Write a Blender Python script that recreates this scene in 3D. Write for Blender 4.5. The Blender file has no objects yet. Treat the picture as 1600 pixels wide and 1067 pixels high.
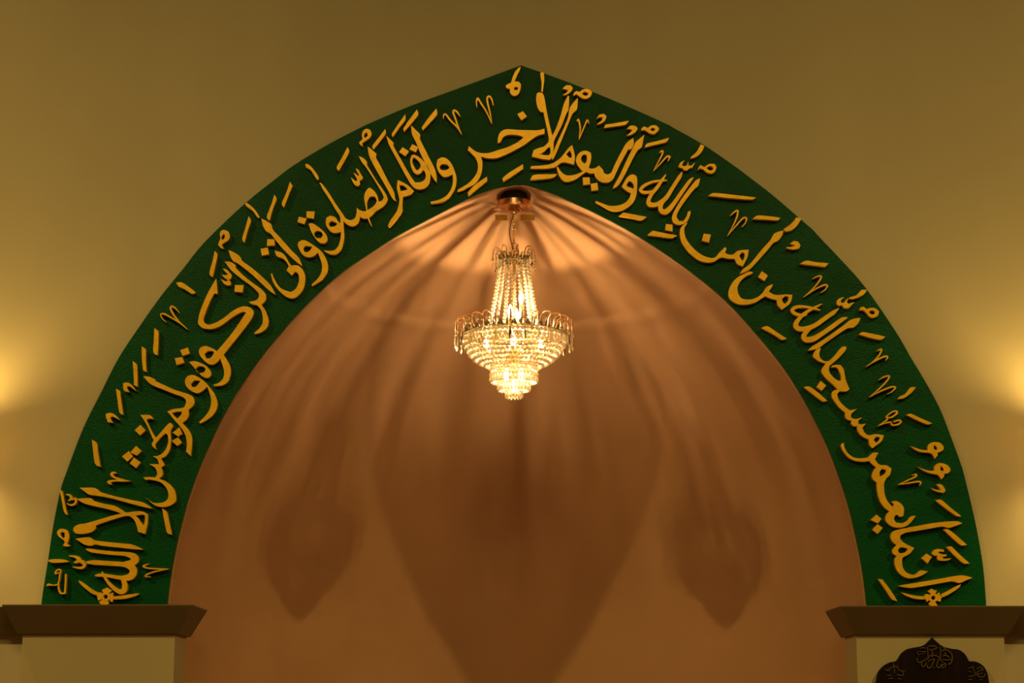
import bpy, bmesh, math, random
from mathutils import Vector, Matrix

# ------------------------------------------------------------------ camera, world, lights, exposure
S = bpy.context.scene
COL = S.collection
F_PX, CAM_Y, CAM_Z, PITCH = 3050.0, -7.6, 1.65, math.radians(11.0)
cam_data = bpy.data.cameras.new('camera')
cam_data.sensor_width = 36.0
cam_data.lens = F_PX / 1600.0 * 36.0
cam = bpy.data.objects.new('camera', cam_data)
cam.location = (0, CAM_Y, CAM_Z)
cam.rotation_euler = (math.radians(90) + PITCH, 0, 0)
COL.objects.link(cam)
S.camera = cam

S.view_settings.view_transform = 'Standard'
S.view_settings.look = 'None'
S.view_settings.gamma = 1.0
S.view_settings.exposure = 0.0
S.view_settings.use_curve_mapping = False

world = bpy.data.worlds.new('hall_ambient')
S.world = world
world.use_nodes = True
bg = world.node_tree.nodes['Background']
bg.inputs['Color'].default_value = (1.0, 0.66, 0.25, 1)
bg.inputs['Strength'].default_value = 0.03

WARM = (1.0, 0.70, 0.22)
E_CONE, E_CORE, E_BOWL, E_LOW, E_SCONCE = 2300.0, 17500.0, 600.0, 1600.0, 1500.0      # bulb brightness
def lamp(name, kind, loc, energy, color=WARM, size=0.1, aim=None):
    d = bpy.data.lights.new(name, kind)
    d.energy = energy
    d.color = color
    if kind == 'AREA':
        d.shape = 'DISK'
        d.size = size
    else:
        d.shadow_soft_size = size
    o = bpy.data.objects.new(name, d)
    o.location = loc
    if aim is not None:
        o.rotation_euler = (Vector(aim) - Vector(loc)).to_track_quat('-Z', 'Y').to_euler()
    COL.objects.link(o)
    return o
# the two lamps of the hall ceiling, left and right of the niche
for pos in ((-5.46, -5.2, 7.9), (5.75, -5.2, 7.9)):
    hl = lamp('hall_ceiling_light', 'SPOT', pos, 1230, size=0.09)
    hl.data.spot_size = math.radians(142)
    hl.data.spot_blend = 0.6
# added fill light behind and above the camera, for the hall's other lights
lamp('rear_fill_light', 'AREA', (0, -9.0, 7.4), 150, size=2.5, aim=(0, 0, 2.4))

# ------------------------------------------------------------------ pixel -> world plane
CP, SP = math.cos(PITCH), math.sin(PITCH)
def on_wall(u, v, y=0.0):
    dx, dy = (u - 800.0) / F_PX, (533.5 - v) / F_PX
    d = Vector((dx, CP - dy * SP, SP + dy * CP))
    t = (y - CAM_Y) / d.y
    return Vector((d.x * t, y, CAM_Z + d.z * t))
def mid_z(v, y):
    return on_wall(800, v, y).z

# ------------------------------------------------------------------ materials
def mat(name, color, rough=0.6, metal=0.0, noise=None, bump=None, spec=0.5, coat=0.0):
    """noise = (scale, amount, detail): gentle variation of the paint itself; bump = (scale, strength)"""
    m = bpy.data.materials.new(name)
    m.use_nodes = True
    nt = m.node_tree
    b = nt.nodes['Principled BSDF']
    b.inputs['Base Color'].default_value = (*color, 1)
    b.inputs['Roughness'].default_value = rough
    b.inputs['Metallic'].default_value = metal
    b.inputs['Specular IOR Level'].default_value = spec
    b.inputs['Coat Weight'].default_value = coat
    tc = nt.nodes.new('ShaderNodeTexCoord')
    if noise:
        n = nt.nodes.new('ShaderNodeTexNoise')
        n.inputs['Scale'].default_value = noise[0]
        n.inputs['Detail'].default_value = noise[2]
        mp = nt.nodes.new('ShaderNodeMapping')
        if len(noise) > 3:
            mp.inputs['Scale'].default_value = noise[3]
        nt.links.new(tc.outputs['Object'], mp.inputs['Vector'])
        nt.links.new(mp.outputs['Vector'], n.inputs['Vector'])
        r = nt.nodes.new('ShaderNodeValToRGB')
        a = noise[1]
        r.color_ramp.elements[0].position = 0.3
        r.color_ramp.elements[1].position = 0.7
        r.color_ramp.elements[0].color = (*[c * (1 - a) for c in color], 1)
        r.color_ramp.elements[1].color = (*[min(1, c * (1 + a)) for c in color], 1)
        nt.links.new(n.outputs['Fac'], r.inputs['Fac'])
        nt.links.new(r.outputs['Color'], b.inputs['Base Color'])
    if bump:
        n2 = nt.nodes.new('ShaderNodeTexNoise')
        n2.inputs['Scale'].default_value = bump[0]
        n2.inputs['Detail'].default_value = 4
        bp = nt.nodes.new('ShaderNodeBump')
        bp.inputs['Strength'].default_value = bump[1]
        bp.inputs['Distance'].default_value = 0.01
        nt.links.new(tc.outputs['Object'], n2.inputs['Vector'])
        nt.links.new(n2.outputs['Fac'], bp.inputs['Height'])
        nt.links.new(bp.outputs['Normal'], b.inputs['Normal'])
    return m

M_PILASTER = mat('olive_cream_pilaster_paint', (0.37, 0.305, 0.150), 0.75, noise=(1.6, 0.05, 3), bump=(60, 0.05))
M_WALL = mat('cream_wall_paint', (0.49, 0.415, 0.245), 0.75, noise=(1.6, 0.07, 3, (1, 1, 0.35)), bump=(60, 0.05))
M_NICHE = mat('pink_niche_paint', (0.47, 0.268, 0.130), 0.7, noise=(2.2, 0.05, 3), bump=(25, 0.06))
M_GREEN = mat('green_board_paint', (0.0004, 0.064, 0.013), 0.30, noise=(9, 0.12, 6), bump=(170, 0.28), spec=0.14)
M_GOLD = mat('gold_painted_letter', (0.92, 0.51, 0.008), 0.42, metal=0.35, noise=(30, 0.10, 4), bump=(120, 0.08))
M_LEDGE = mat('brown_ledge_paint', (0.125, 0.088, 0.030), 0.6, noise=(6, 0.06, 3))
M_FLOOR = mat('red_brown_carpet', (0.20, 0.09, 0.05), 0.95, noise=(40, 0.2, 3))
M_BRASS = mat('polished_brass', (0.85, 0.52, 0.20), 0.24, metal=1.0)
M_COPPER = mat('rose_gold_metal', (0.80, 0.44, 0.24), 0.30, metal=1.0)
M_CAST = mat('aged_cast_brass', (0.26, 0.21, 0.09), 0.45, metal=1.0, noise=(60, 0.3, 3))
M_CORD = mat('brown_lamp_cord', (0.22, 0.075, 0.025), 0.5)
M_GAP_SHADE_WIRE = mat('black_gap_shade_and_wire', (0.012, 0.008, 0.006), 0.8)  # black for the shade in the gap above the plate, also the loose wire
M_TAPE = mat('yellow_masking_tape', (0.62, 0.36, 0.06), 0.7)
M_SLEEVE = mat('ivory_candle_sleeve', (0.80, 0.50, 0.16), 0.5)
M_PLAQUE = mat('dark_lacquered_wood', (0.007, 0.002, 0.0018), 0.5, spec=0.15, noise=(5, 0.5, 2, (6, 1, 0.3)))
M_PLAQUE_GOLD = mat('worn_gilt', (0.50, 0.33, 0.10), 0.35, metal=1.0)

def crystal_mat():
    m = bpy.data.materials.new('cut_crystal')
    m.use_nodes = True
    nt = m.node_tree
    nt.nodes.clear()
    out = nt.nodes.new('ShaderNodeOutputMaterial')
    tr = nt.nodes.new('ShaderNodeBsdfTransparent'); tr.inputs['Color'].default_value = (1.0, 0.95, 0.86, 1)
    gl = nt.nodes.new('ShaderNodeBsdfGlossy'); gl.inputs['Color'].default_value = (1, 0.95, 0.85, 1); gl.inputs['Roughness'].default_value = 0.08
    tl = nt.nodes.new('ShaderNodeBsdfTranslucent'); tl.inputs['Color'].default_value = (0.95, 0.82, 0.62, 1)
    df = nt.nodes.new('ShaderNodeBsdfDiffuse'); df.inputs['Color'].default_value = (0.9, 0.8, 0.62, 1)
    m1 = nt.nodes.new('ShaderNodeMixShader'); m1.inputs['Fac'].default_value = 0.5
    m2 = nt.nodes.new('ShaderNodeMixShader'); m2.inputs['Fac'].default_value = 0.8
    m3 = nt.nodes.new('ShaderNodeMixShader')
    fr = nt.nodes.new('ShaderNodeFresnel'); fr.inputs['IOR'].default_value = 2.0
    L = nt.links.new
    L(tl.outputs[0], m1.inputs[1]); L(df.outputs[0], m1.inputs[2])
    gs = nt.nodes.new('ShaderNodeBsdfGlass'); gs.inputs['IOR'].default_value = 1.52; gs.inputs['Roughness'].default_value = 0.0
    gs.inputs['Color'].default_value = (1, 0.97, 0.92, 1)
    m4 = nt.nodes.new('ShaderNodeMixShader'); m4.inputs['Fac'].default_value = 0.18
    L(tr.outputs[0], m4.inputs[1]); L(gs.outputs[0], m4.inputs[2])
    L(m4.outputs[0], m2.inputs[1]); L(m1.outputs[0], m2.inputs[2])
    L(fr.outputs[0], m3.inputs['Fac']); L(m2.outputs[0], m3.inputs[1]); L(gl.outputs[0], m3.inputs[2])
    L(m3.outputs[0], out.inputs['Surface'])
    return m
M_CRYSTAL = crystal_mat()

def glow_mat(name, color, strength):
    m = bpy.data.materials.new(name)
    m.use_nodes = True
    b = m.node_tree.nodes['Principled BSDF']
    b.inputs['Base Color'].default_value = (*color, 1)
    b.inputs['Emission Color'].default_value = (*color, 1)
    b.inputs['Emission Strength'].default_value = strength
    return m
BULB_C = (1.0, 0.69, 0.35)
M_FIL_CONE = glow_mat('glowing_cone_filament', BULB_C, E_CONE)
M_FIL_CORE = glow_mat('glowing_core_filament', BULB_C, E_CORE)
M_FIL_BOWL = glow_mat('glowing_bowl_filament', BULB_C, E_BOWL)
M_FIL_LOW = glow_mat('glowing_tier_filament', BULB_C, E_LOW)
M_BULB_SCONCE = glow_mat('lit_wall_lamp_bulb', (1.0, 0.64, 0.18), E_SCONCE)

def clear_glass(name, tint, glow, haze=0.0):
    """thin glass: see-through, glossy, with a little haze that takes on the light inside"""
    m = bpy.data.materials.new(name)
    m.use_nodes = True
    nt = m.node_tree
    nt.nodes.clear()
    N, L = nt.nodes.new, nt.links.new
    out = N('ShaderNodeOutputMaterial')
    tr = N('ShaderNodeBsdfTransparent'); tr.inputs['Color'].default_value = (*tint, 1)
    tl = N('ShaderNodeBsdfTranslucent'); tl.inputs['Color'].default_value = (*tint, 1)
    gl = N('ShaderNodeBsdfGlossy'); gl.inputs['Roughness'].default_value = 0.05
    em = N('ShaderNodeEmission'); em.inputs['Color'].default_value = (1, 0.72, 0.36, 1); em.inputs['Strength'].default_value = glow
    m1, m2, ad = N('ShaderNodeMixShader'), N('ShaderNodeMixShader'), N('ShaderNodeAddShader')
    fr = N('ShaderNodeFresnel'); fr.inputs['IOR'].default_value = 1.45
    m1.inputs['Fac'].default_value = haze
    L(tr.outputs[0], m1.inputs[1]); L(tl.outputs[0], m1.inputs[2])
    L(fr.outputs[0], m2.inputs['Fac']); L(m1.outputs[0], m2.inputs[1]); L(gl.outputs[0], m2.inputs[2])
    L(m2.outputs[0], ad.inputs[0]); L(em.outputs[0], ad.inputs[1])
    L((ad if glow else m2).outputs[0], out.inputs['Surface'])
    return m
M_BULB = clear_glass('lit_bulb_glass', (1.0, 0.97, 0.92), 8.0)
M_SHADE = clear_glass('frosted_sconce_shade', (0.60, 0.50, 0.36), 0.0, 0.85)

# ------------------------------------------------------------------ object helpers
def link(name, me, material=None, parent=None, smooth=False):
    o = bpy.data.objects.new(name, me)
    COL.objects.link(o)
    if material is not None:
        me.materials.clear()
        me.materials.append(material)
    if smooth:
        for p in me.polygons:
            p.use_smooth = True
    if parent is not None:
        o.parent = parent
        o.matrix_parent_inverse = Matrix.Identity(4)
    return o
def obj(name, bm, material, parent=None, smooth=False):
    """one bmesh -> one mesh object; its points are in the space of its parent"""
    me = bpy.data.meshes.new(name)
    bm.normal_update()
    bm.to_mesh(me)
    bm.free()
    return link(name, me, material, parent, smooth)
def thing(name, label, cat, loc=(0, 0, 0), group=None):
    o = bpy.data.objects.new(name, None)
    o.empty_display_size = 0.1
    o.location = loc
    COL.objects.link(o)
    o['label'] = label
    o['category'] = cat
    if group:
        o['group'] = group
    return o
def structure(name, bm, material, smooth=False):
    o = obj(name, bm, material, None, smooth)
    o['kind'] = 'structure'
    return o
def add_box(bm, lo, hi):
    v = [bm.verts.new((x, y, z)) for z in (lo[2], hi[2]) for y in (lo[1], hi[1]) for x in (lo[0], hi[0])]
    for f in ((0, 2, 3, 1), (4, 5, 7, 6), (0, 1, 5, 4), (2, 6, 7, 3), (0, 4, 6, 2), (1, 3, 7, 5)):
        bm.faces.new([v[i] for i in f])
def add_tube(bm, pts, r, seg=6, closed=False):
    pts = [Vector(p) for p in pts]
    n = len(pts)
    rr = r if isinstance(r, (list, tuple)) else [r] * n
    rings = []
    prev = None
    for i in range(n):
        a = pts[i - 1] if (i > 0 or closed) else pts[i]
        b = pts[(i + 1) % n] if (i < n - 1 or closed) else pts[i]
        t = (b - a).normalized()
        if prev is None:
            ref = Vector((0, 0, 1)) if abs(t.z) < 0.9 else Vector((1, 0, 0))
            nrm = t.cross(ref).normalized()
        else:
            nrm = (prev - t * prev.dot(t)).normalized()
        prev = nrm
        bn = t.cross(nrm)
        rings.append([bm.verts.new(pts[i] + (nrm * math.cos(k * 2 * math.pi / seg) + bn * math.sin(k * 2 * math.pi / seg)) * rr[i]) for k in range(seg)])
    m = n if closed else n - 1
    for i in range(m):
        A, B = rings[i], rings[(i + 1) % n]
        for k in range(seg):
            bm.faces.new((A[k], A[(k + 1) % seg], B[(k + 1) % seg], B[k]))
    if not closed:
        bm.faces.new(rings[0][::-1])
        bm.faces.new(rings[-1])
def add_lathe(bm, prof, seg=32, center=(0, 0)):
    """prof: list of (r, z) turned about a vertical axis"""
    rings = []
    for r, z in prof:
        if r < 1e-5:
            rings.append([bm.verts.new((center[0], center[1], z))])
        else:
            rings.append([bm.verts.new((center[0] + r * math.cos(k * 2 * math.pi / seg), center[1] + r * math.sin(k * 2 * math.pi / seg), z)) for k in range(seg)])
    for A, B in zip(rings, rings[1:]):
        for k in range(seg):
            k2 = (k + 1) % seg
            if len(A) == 1 and len(B) == 1:
                continue
            if len(A) == 1:
                bm.faces.new((A[0], B[k2], B[k]))
            elif len(B) == 1:
                bm.faces.new((A[k], A[k2], B[0]))
            else:
                bm.faces.new((A[k], A[k2], B[k2], B[k]))
def add_bead(bm, c, rx, rz=None, seg=8, phase=0.0):
    """a cut bead: faceted double cone with a girdle"""
    rz = rz or rx
    prof = [(0, rz), (0.62 * rx, 0.74 * rz), (rx, 0.12 * rz), (0.86 * rx, -0.42 * rz), (0.45 * rx, -0.86 * rz), (0, -rz)]
    rings = []
    for i, (r, z) in enumerate(prof):
        if r == 0:
            rings.append([bm.verts.new((c[0], c[1], c[2] + z))])
        else:
            off = phase + (i % 2) * math.pi / seg
            rings.append([bm.verts.new((c[0] + r * math.cos(off + k * 2 * math.pi / seg), c[1] + r * math.sin(off + k * 2 * math.pi / seg), c[2] + z)) for k in range(seg)])
    for A, B in zip(rings, rings[1:]):
        for k in range(seg):
            k2 = (k + 1) % seg
            if len(A) == 1:
                bm.faces.new((A[0], B[k], B[k2]))
            elif len(B) == 1:
                bm.faces.new((A[k2], A[k], B[0]))
            else:
                bm.faces.new((A[k], B[k], B[k2], A[k2]))

# ------------------------------------------------------------------ outline -> solid cut-out
def smooth_loop(p, steps=4, limit=48):
    """closed Catmull-Rom through the points, keeping sharp corners sharp"""
    n = len(p)
    corner = []
    for i in range(n):
        a, b, c = p[i - 1], p[i], p[(i + 1) % n]
        u, w = (b - a), (c - b)
        ang = 0 if u.length == 0 or w.length == 0 else math.degrees(u.angle(w))
        corner.append(ang > limit)
    out = []
    for i in range(n):
        p1, p2 = p[i], p[(i + 1) % n]
        p0 = p1 - (p2 - p1) if corner[i] else p[i - 1]
        p3 = p2 + (p2 - p1) if corner[(i + 1) % n] else p[(i + 2) % n]
        L = (p2 - p1).length
        # limit the tangents so that a short span next to a long one does not overshoot
        m1, m2 = (p2 - p0) * 0.5, (p3 - p1) * 0.5
        for m in (m1, m2):
            if m.length > L:
                m *= L / m.length
        if corner[i] and corner[(i + 1) % n]:
            out.append(p1)
            continue
        for s in range(steps):
            t = s / steps
            h00, h10, h01, h11 = 2*t**3-3*t**2+1, t**3-2*t**2+t, -2*t**3+3*t**2, t**3-t**2
            out.append(p1 * h00 + m1 * h10 + p2 * h01 + m2 * h11)
    return out
def smooth_open(p, w, steps=5):
    n = len(p)
    P, W = [], []
    for i in range(n - 1):
        p0, p1, p2, p3 = p[max(i-1, 0)], p[i], p[i+1], p[min(i+2, n-1)]
        for s in range(steps):
            t = s / steps
            q = 0.5 * ((2*p1) + (p2-p0)*t + (2*p0-5*p1+4*p2-p3)*t*t + (3*p1-p0-3*p2+p3)*t**3)
            P.append(q); W.append(w[i] * (1-t) + w[i+1] * t)
    P.append(p[-1]); W.append(w[-1])
    return P, W
def solid_from_loops(loops_sets, thick):
    """each entry: [outer, hole, hole...] of 2-D points (x, z). Returns a bmesh, front at local y = 0, back at y = thick"""
    bm = bmesh.new()
    for loops in loops_sets:
        cu = bpy.data.curves.new('tmp', 'CURVE')
        cu.dimensions = '2D'
        cu.fill_mode = 'BOTH'
        cu.extrude = thick / 2
        for lp in loops:
            sp = cu.splines.new('POLY')
            sp.points.add(len(lp) - 1)
            for q, pt in zip(lp, sp.points):
                pt.co = (q[0], q[1], 0, 1)
            sp.use_cyclic_u = True
        o = bpy.data.objects.new('tmp', cu)
        me = o.to_mesh()
        vs = [bm.verts.new((v.co.x, thick / 2 - v.co.z, v.co.y)) for v in me.vertices]
        for f in me.polygons:
            try:
                bm.faces.new([vs[i] for i in f.vertices])
            except ValueError:
                pass
        o.to_mesh_clear()
        bpy.data.objects.remove(o)
        bpy.data.curves.remove(cu)
    bmesh.ops.remove_doubles(bm, verts=bm.verts, dist=1e-6)
    bmesh.ops.recalc_face_normals(bm, faces=bm.faces)
    return bm

# ------------------------------------------------------------------ the arch, read off the photograph
OUT_L = [(64.5,946),(67,925),(75.5,872),(83,822),(94,768),(103,740),(130,669),(157,615),(185,560),(220,507),(252,462),(286,420),(320,378),(382,318.5),(430,280),(460,257.5),(512,226),(562,200),(580,191.5),(640,166),(711,140),(760,122),(814,102)]
OUT_R = [(814,102),(868,121),(920,141),(980,166),(1040,193),(1052,199.5),(1099,226),(1150,261),(1162,270),(1205,303),(1247,339),(1270,359),(1280,370),(1318,410),(1352,449),(1399,517),(1424,560),(1441,588),(1467,635),(1485,680),(1500,721),(1506.5,742),(1524,816),(1536,884),(1541,946)]
IN_L = [(261,946),(266,905),(274,860),(282,825),(294,780),(308,740),(323,704),(345,657),(370,613),(407,559),(440,519),(474,481),(506,450),(540,421),(571,400),(619,369),(676,339),(712,320),(748,303),(778,293),(800,288.5),(811,287.5)]
IN_R = [(811,287.5),(822,288.5),(850,297),(886,312),(927,331),(988,363),(1047,401),(1092,434),(1134,469.5),(1180,519),(1221,569.5),(1247,609),(1269.5,649),(1295,702),(1316.5,760),(1330,806),(1343.5,868),(1350,907),(1354.5,946)]
def open_curve(px, y, steps=5):
    pts = [Vector((q.x, q.z)) for q in (on_wall(u, v, y) for u, v in px)]
    P, _ = smooth_open(pts, [0] * len(pts), steps)
    return P
# ------------------------------------------------------------------ setting: wall with the pointed opening, niche, floor, ledges
SPRING = mid_z(945, 0)
in_l, in_r = open_curve(IN_L, 0.0), open_curve(IN_R, 0.0)
opening = [Vector((in_l[0].x, 0.0))] + in_l + in_r[1:] + [Vector((in_r[-1].x, 0.0))]
WX, WZ = 6.0, 6.6
bm = solid_from_loops([[[Vector((-WX, 0))] + opening + [Vector((WX, 0)), Vector((WX, WZ)), Vector((-WX, WZ))]]], 0.02)
structure('wall_front', bm, M_WALL)

def x_at(curve, z):
    pts = sorted(curve, key=lambda q: q.y)
    if z <= pts[0].y:
        return pts[0].x
    for a, b in zip(pts, pts[1:]):
        if a.y <= z <= b.y:
            t = 0 if b.y == a.y else (z - a.y) / (b.y - a.y)
            return a.x + (b.x - a.x) * t
    return pts[-1].x
DEPTH = 1.0
levels = sorted(set([0.0, 0.5, 1.0, 1.5, 1.9] + [round(q.y, 5) for q in in_l + in_r]))
top = max(q.y for q in in_l)
levels = [z for z in levels if z < top - 0.002]
bm = bmesh.new()
rows = []
NC = 64
for z in levels:
    xl, xr = x_at(in_l, z), x_at(in_r, z)
    c, a = (xl + xr) / 2, (xr - xl) / 2
    rows.append([bm.verts.new((c - a * math.cos(math.pi * k / NC), a * DEPTH * math.sin(math.pi * k / NC), z)) for k in range(NC + 1)])
apex = bm.verts.new((in_l[-1].x, 0, top))
for A, B in zip(rows, rows[1:]):
    for k in range(NC):
        bm.faces.new((A[k], A[k + 1], B[k + 1], B[k]))
for k in range(NC):
    bm.faces.new((rows[-1][k], rows[-1][k + 1], apex))
niche = structure('wall_niche', bm, M_NICHE, smooth=True)
so = niche.modifiers.new('shell', 'SOLIDIFY')
so.thickness = 0.04
so.offset = -1.0

bm = bmesh.new()
add_box(bm, (-WX, -11.0, -0.05), (WX, 1.6, 0.0))
structure('floor', bm, M_FLOOR)

def frustum(bm, bot, topr):
    """bot/topr = (x0, x1, y0, y1, z)"""
    v = []
    for x0, x1, y0, y1, z in (bot, topr):
        v.append([bm.verts.new(p) for p in ((x0, y0, z), (x1, y0, z), (x1, y1, z), (x0, y1, z))])
    b, t = v
    bm.faces.new(b[::-1]); bm.faces.new(t)
    for k in range(4):
        bm.faces.new((b[k], b[(k+1) % 4], t[(k+1) % 4], t[k]))

PF, LT, LB, BACK = -0.10, -0.175, -0.112, 0.20       # pilaster front, ledge top front, ledge bottom front, back
def pilaster(n, out_px, in_px, ledge_out_top, ledge_out_bot, ledge_in_top, ledge_in_bot, ytop, ybot):
    zt, zb = mid_z(ytop, LT), mid_z(ybot, LB)
    xo, xi = on_wall(out_px, 1000, PF).x, on_wall(in_px, 1000, PF).x
    bm = bmesh.new()
    add_box(bm, (min(xo, xi), PF, 0.0), (max(xo, xi), BACK - 0.04, zb + 0.004))
    structure('trim_%d' % n, bm, M_PILASTER)
    a, b = on_wall(ledge_out_top, ytop, LT).x, on_wall(ledge_in_top, ytop, LT).x
    c, d = on_wall(ledge_out_bot, ybot, LB).x, on_wall(ledge_in_bot, ybot, LB).x
    bm = bmesh.new()
    frustum(bm, (min(c, d), max(c, d), LB, BACK, zb), (min(a, b), max(a, b), LT, BACK, zt))
    zz = zt + 0.004
    add_box(bm, (min(a, b), LT, zt), (max(a, b), BACK, zz))
    structure('trim_%d' % (n + 1), bm, M_LEDGE)
    return xo, zt, zb
pilaster(1, 35, 273, 3, 27, 300, 277, 946, 990)
pilaster(3, 1569, 1338, 1602, 1576, 1314, 1335, 948, 991)
# the ledge running on along the recessed wall to either side
for n, s in ((5, -1), (6, 1)):
    zt, zb = mid_z(946, LT), mid_z(990.5, LB)
    bm = bmesh.new()
    x0 = 1.80
    prof = [(0.0, zb), (-0.03, zb), (-0.095, zt), (0.0, zt)]
    A = [bm.verts.new((s * x0, y, z)) for y, z in prof]
    B = [bm.verts.new((s * WX, y, z)) for y, z in prof]
    for k in range(4):
        bm.faces.new((A[k], A[(k+1) % 4], B[(k+1) % 4], B[k]))
    bm.faces.new(A); bm.faces.new(B[::-1])
    bmesh.ops.recalc_face_normals(bm, faces=bm.faces)
    structure('trim_%d' % n, bm, M_LEDGE)

# ------------------------------------------------------------------ the calligraphy arch
BOARD_T, LETTER_T = 0.016, 0.022
BOARD_Y = -BOARD_T
LET_Y = BOARD_Y - LETTER_T
ROOT = Vector((0, 0, SPRING))
arch = thing('calligraphy_arch', 'large green pointed arch board with raised gold Arabic calligraphy framing the pink niche', 'sign', ROOT)
def to_local(bm, y):
    bmesh.ops.translate(bm, verts=bm.verts, vec=Vector((0, y, 0)) - ROOT)
    return bm
o_l, o_r = open_curve(OUT_L, BOARD_Y, 4), open_curve(OUT_R, BOARD_Y, 4)
i_l, i_r = open_curve(IN_L, BOARD_Y, 4), open_curve(IN_R, BOARD_Y, 4)
ring = o_l + o_r[1:] + (i_l + i_r[1:])[::-1]
obj('board', to_local(solid_from_loops([[ring]], BOARD_T), BOARD_Y), M_GREEN, arch)

TILES = {'A': (60,740,4.85), 'B': (130,560,4.85), 'C': (220,420,5.336), 'D': (320,280,5.336), 'E': (460,200,5.336), 'F': (580,140,5.336),
         'G': (700,90,5.336), 'H': (820,130,5.336), 'I': (930,200,5.336), 'J': (1050,270,5.336), 'K': (1130,370,5.336), 'L': (1220,450,5.336),
         'M': (1280,560,5.336), 'N': (1330,740,4.85), 'Q': (1360,980,8.0)}
def loops_of(text, y):
    """'X P x y x y ... / hole'  an outline;  'X S x y w ...' a pen stroke; X = the origin used for the numbers"""
    tile, kind, rest = text.split(' ', 2)
    ox, oy, sc = TILES[tile]
    def pt(a, b):
        q = on_wall(ox + a / sc, oy + b / sc, y)
        return Vector((q.x, q.z))
    if kind == 'P':
        res = []
        for part in rest.split('/'):
            n = [float(s) for s in part.split()]
            res.append(smooth_loop([pt(n[i], n[i+1]) for i in range(0, len(n), 2)]))
        return res
    n = [float(s) for s in rest.split()]
    p = [pt(n[i], n[i+1]) for i in range(0, len(n), 3)]
    k = (pt(100, 0) - pt(0, 0)).length / 100
    w = [n[i] * k for i in range(2, len(n), 3)]
    P, W = smooth_open(p, w)
    left, right = [], []
    for i in range(len(P)):
        t = (P[min(i+1, len(P)-1)] - P[max(i-1, 0)])
        if t.length == 0:
            continue
        t.normalize()
        nrm = Vector((-t.y, t.x))
        for side, sgn in ((left, 1), (right, -1)):
            q = P[i] + nrm * (sgn * W[i] / 2)
            # on the inside of a tight turn the edge would cross itself: leave those points out
            near = range(max(0, i - 14), min(len(P), i + 15))
            if any((q - P[j]).length < W[j] / 2 * 0.9 and abs(i - j) > 1 for j in near):
                continue
            side.append(q)
    return [left + right[::-1]]
def cutout(name, items, parent=arch, root=ROOT, y=LET_Y, thick=LETTER_T, material=M_GOLD):
    bm = bmesh.new()
    for i, t in enumerate(items):          # each later stroke lies a hair prouder, as cut and glued
        one = solid_from_loops([loops_of(t, y)], thick + 0.0005 * i)
        bmesh.ops.translate(one, verts=one.verts, vec=Vector((0, -0.0005 * i, 0)))
        me = bpy.data.meshes.new('tmp')
        one.to_mesh(me); one.free()
        bm.from_mesh(me)
        bpy.data.meshes.remove(me)
    bmesh.ops.translate(bm, verts=bm.verts, vec=Vector((0, y, 0)) - root)
    o = obj(name, bm, material, parent)
    return o
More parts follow.
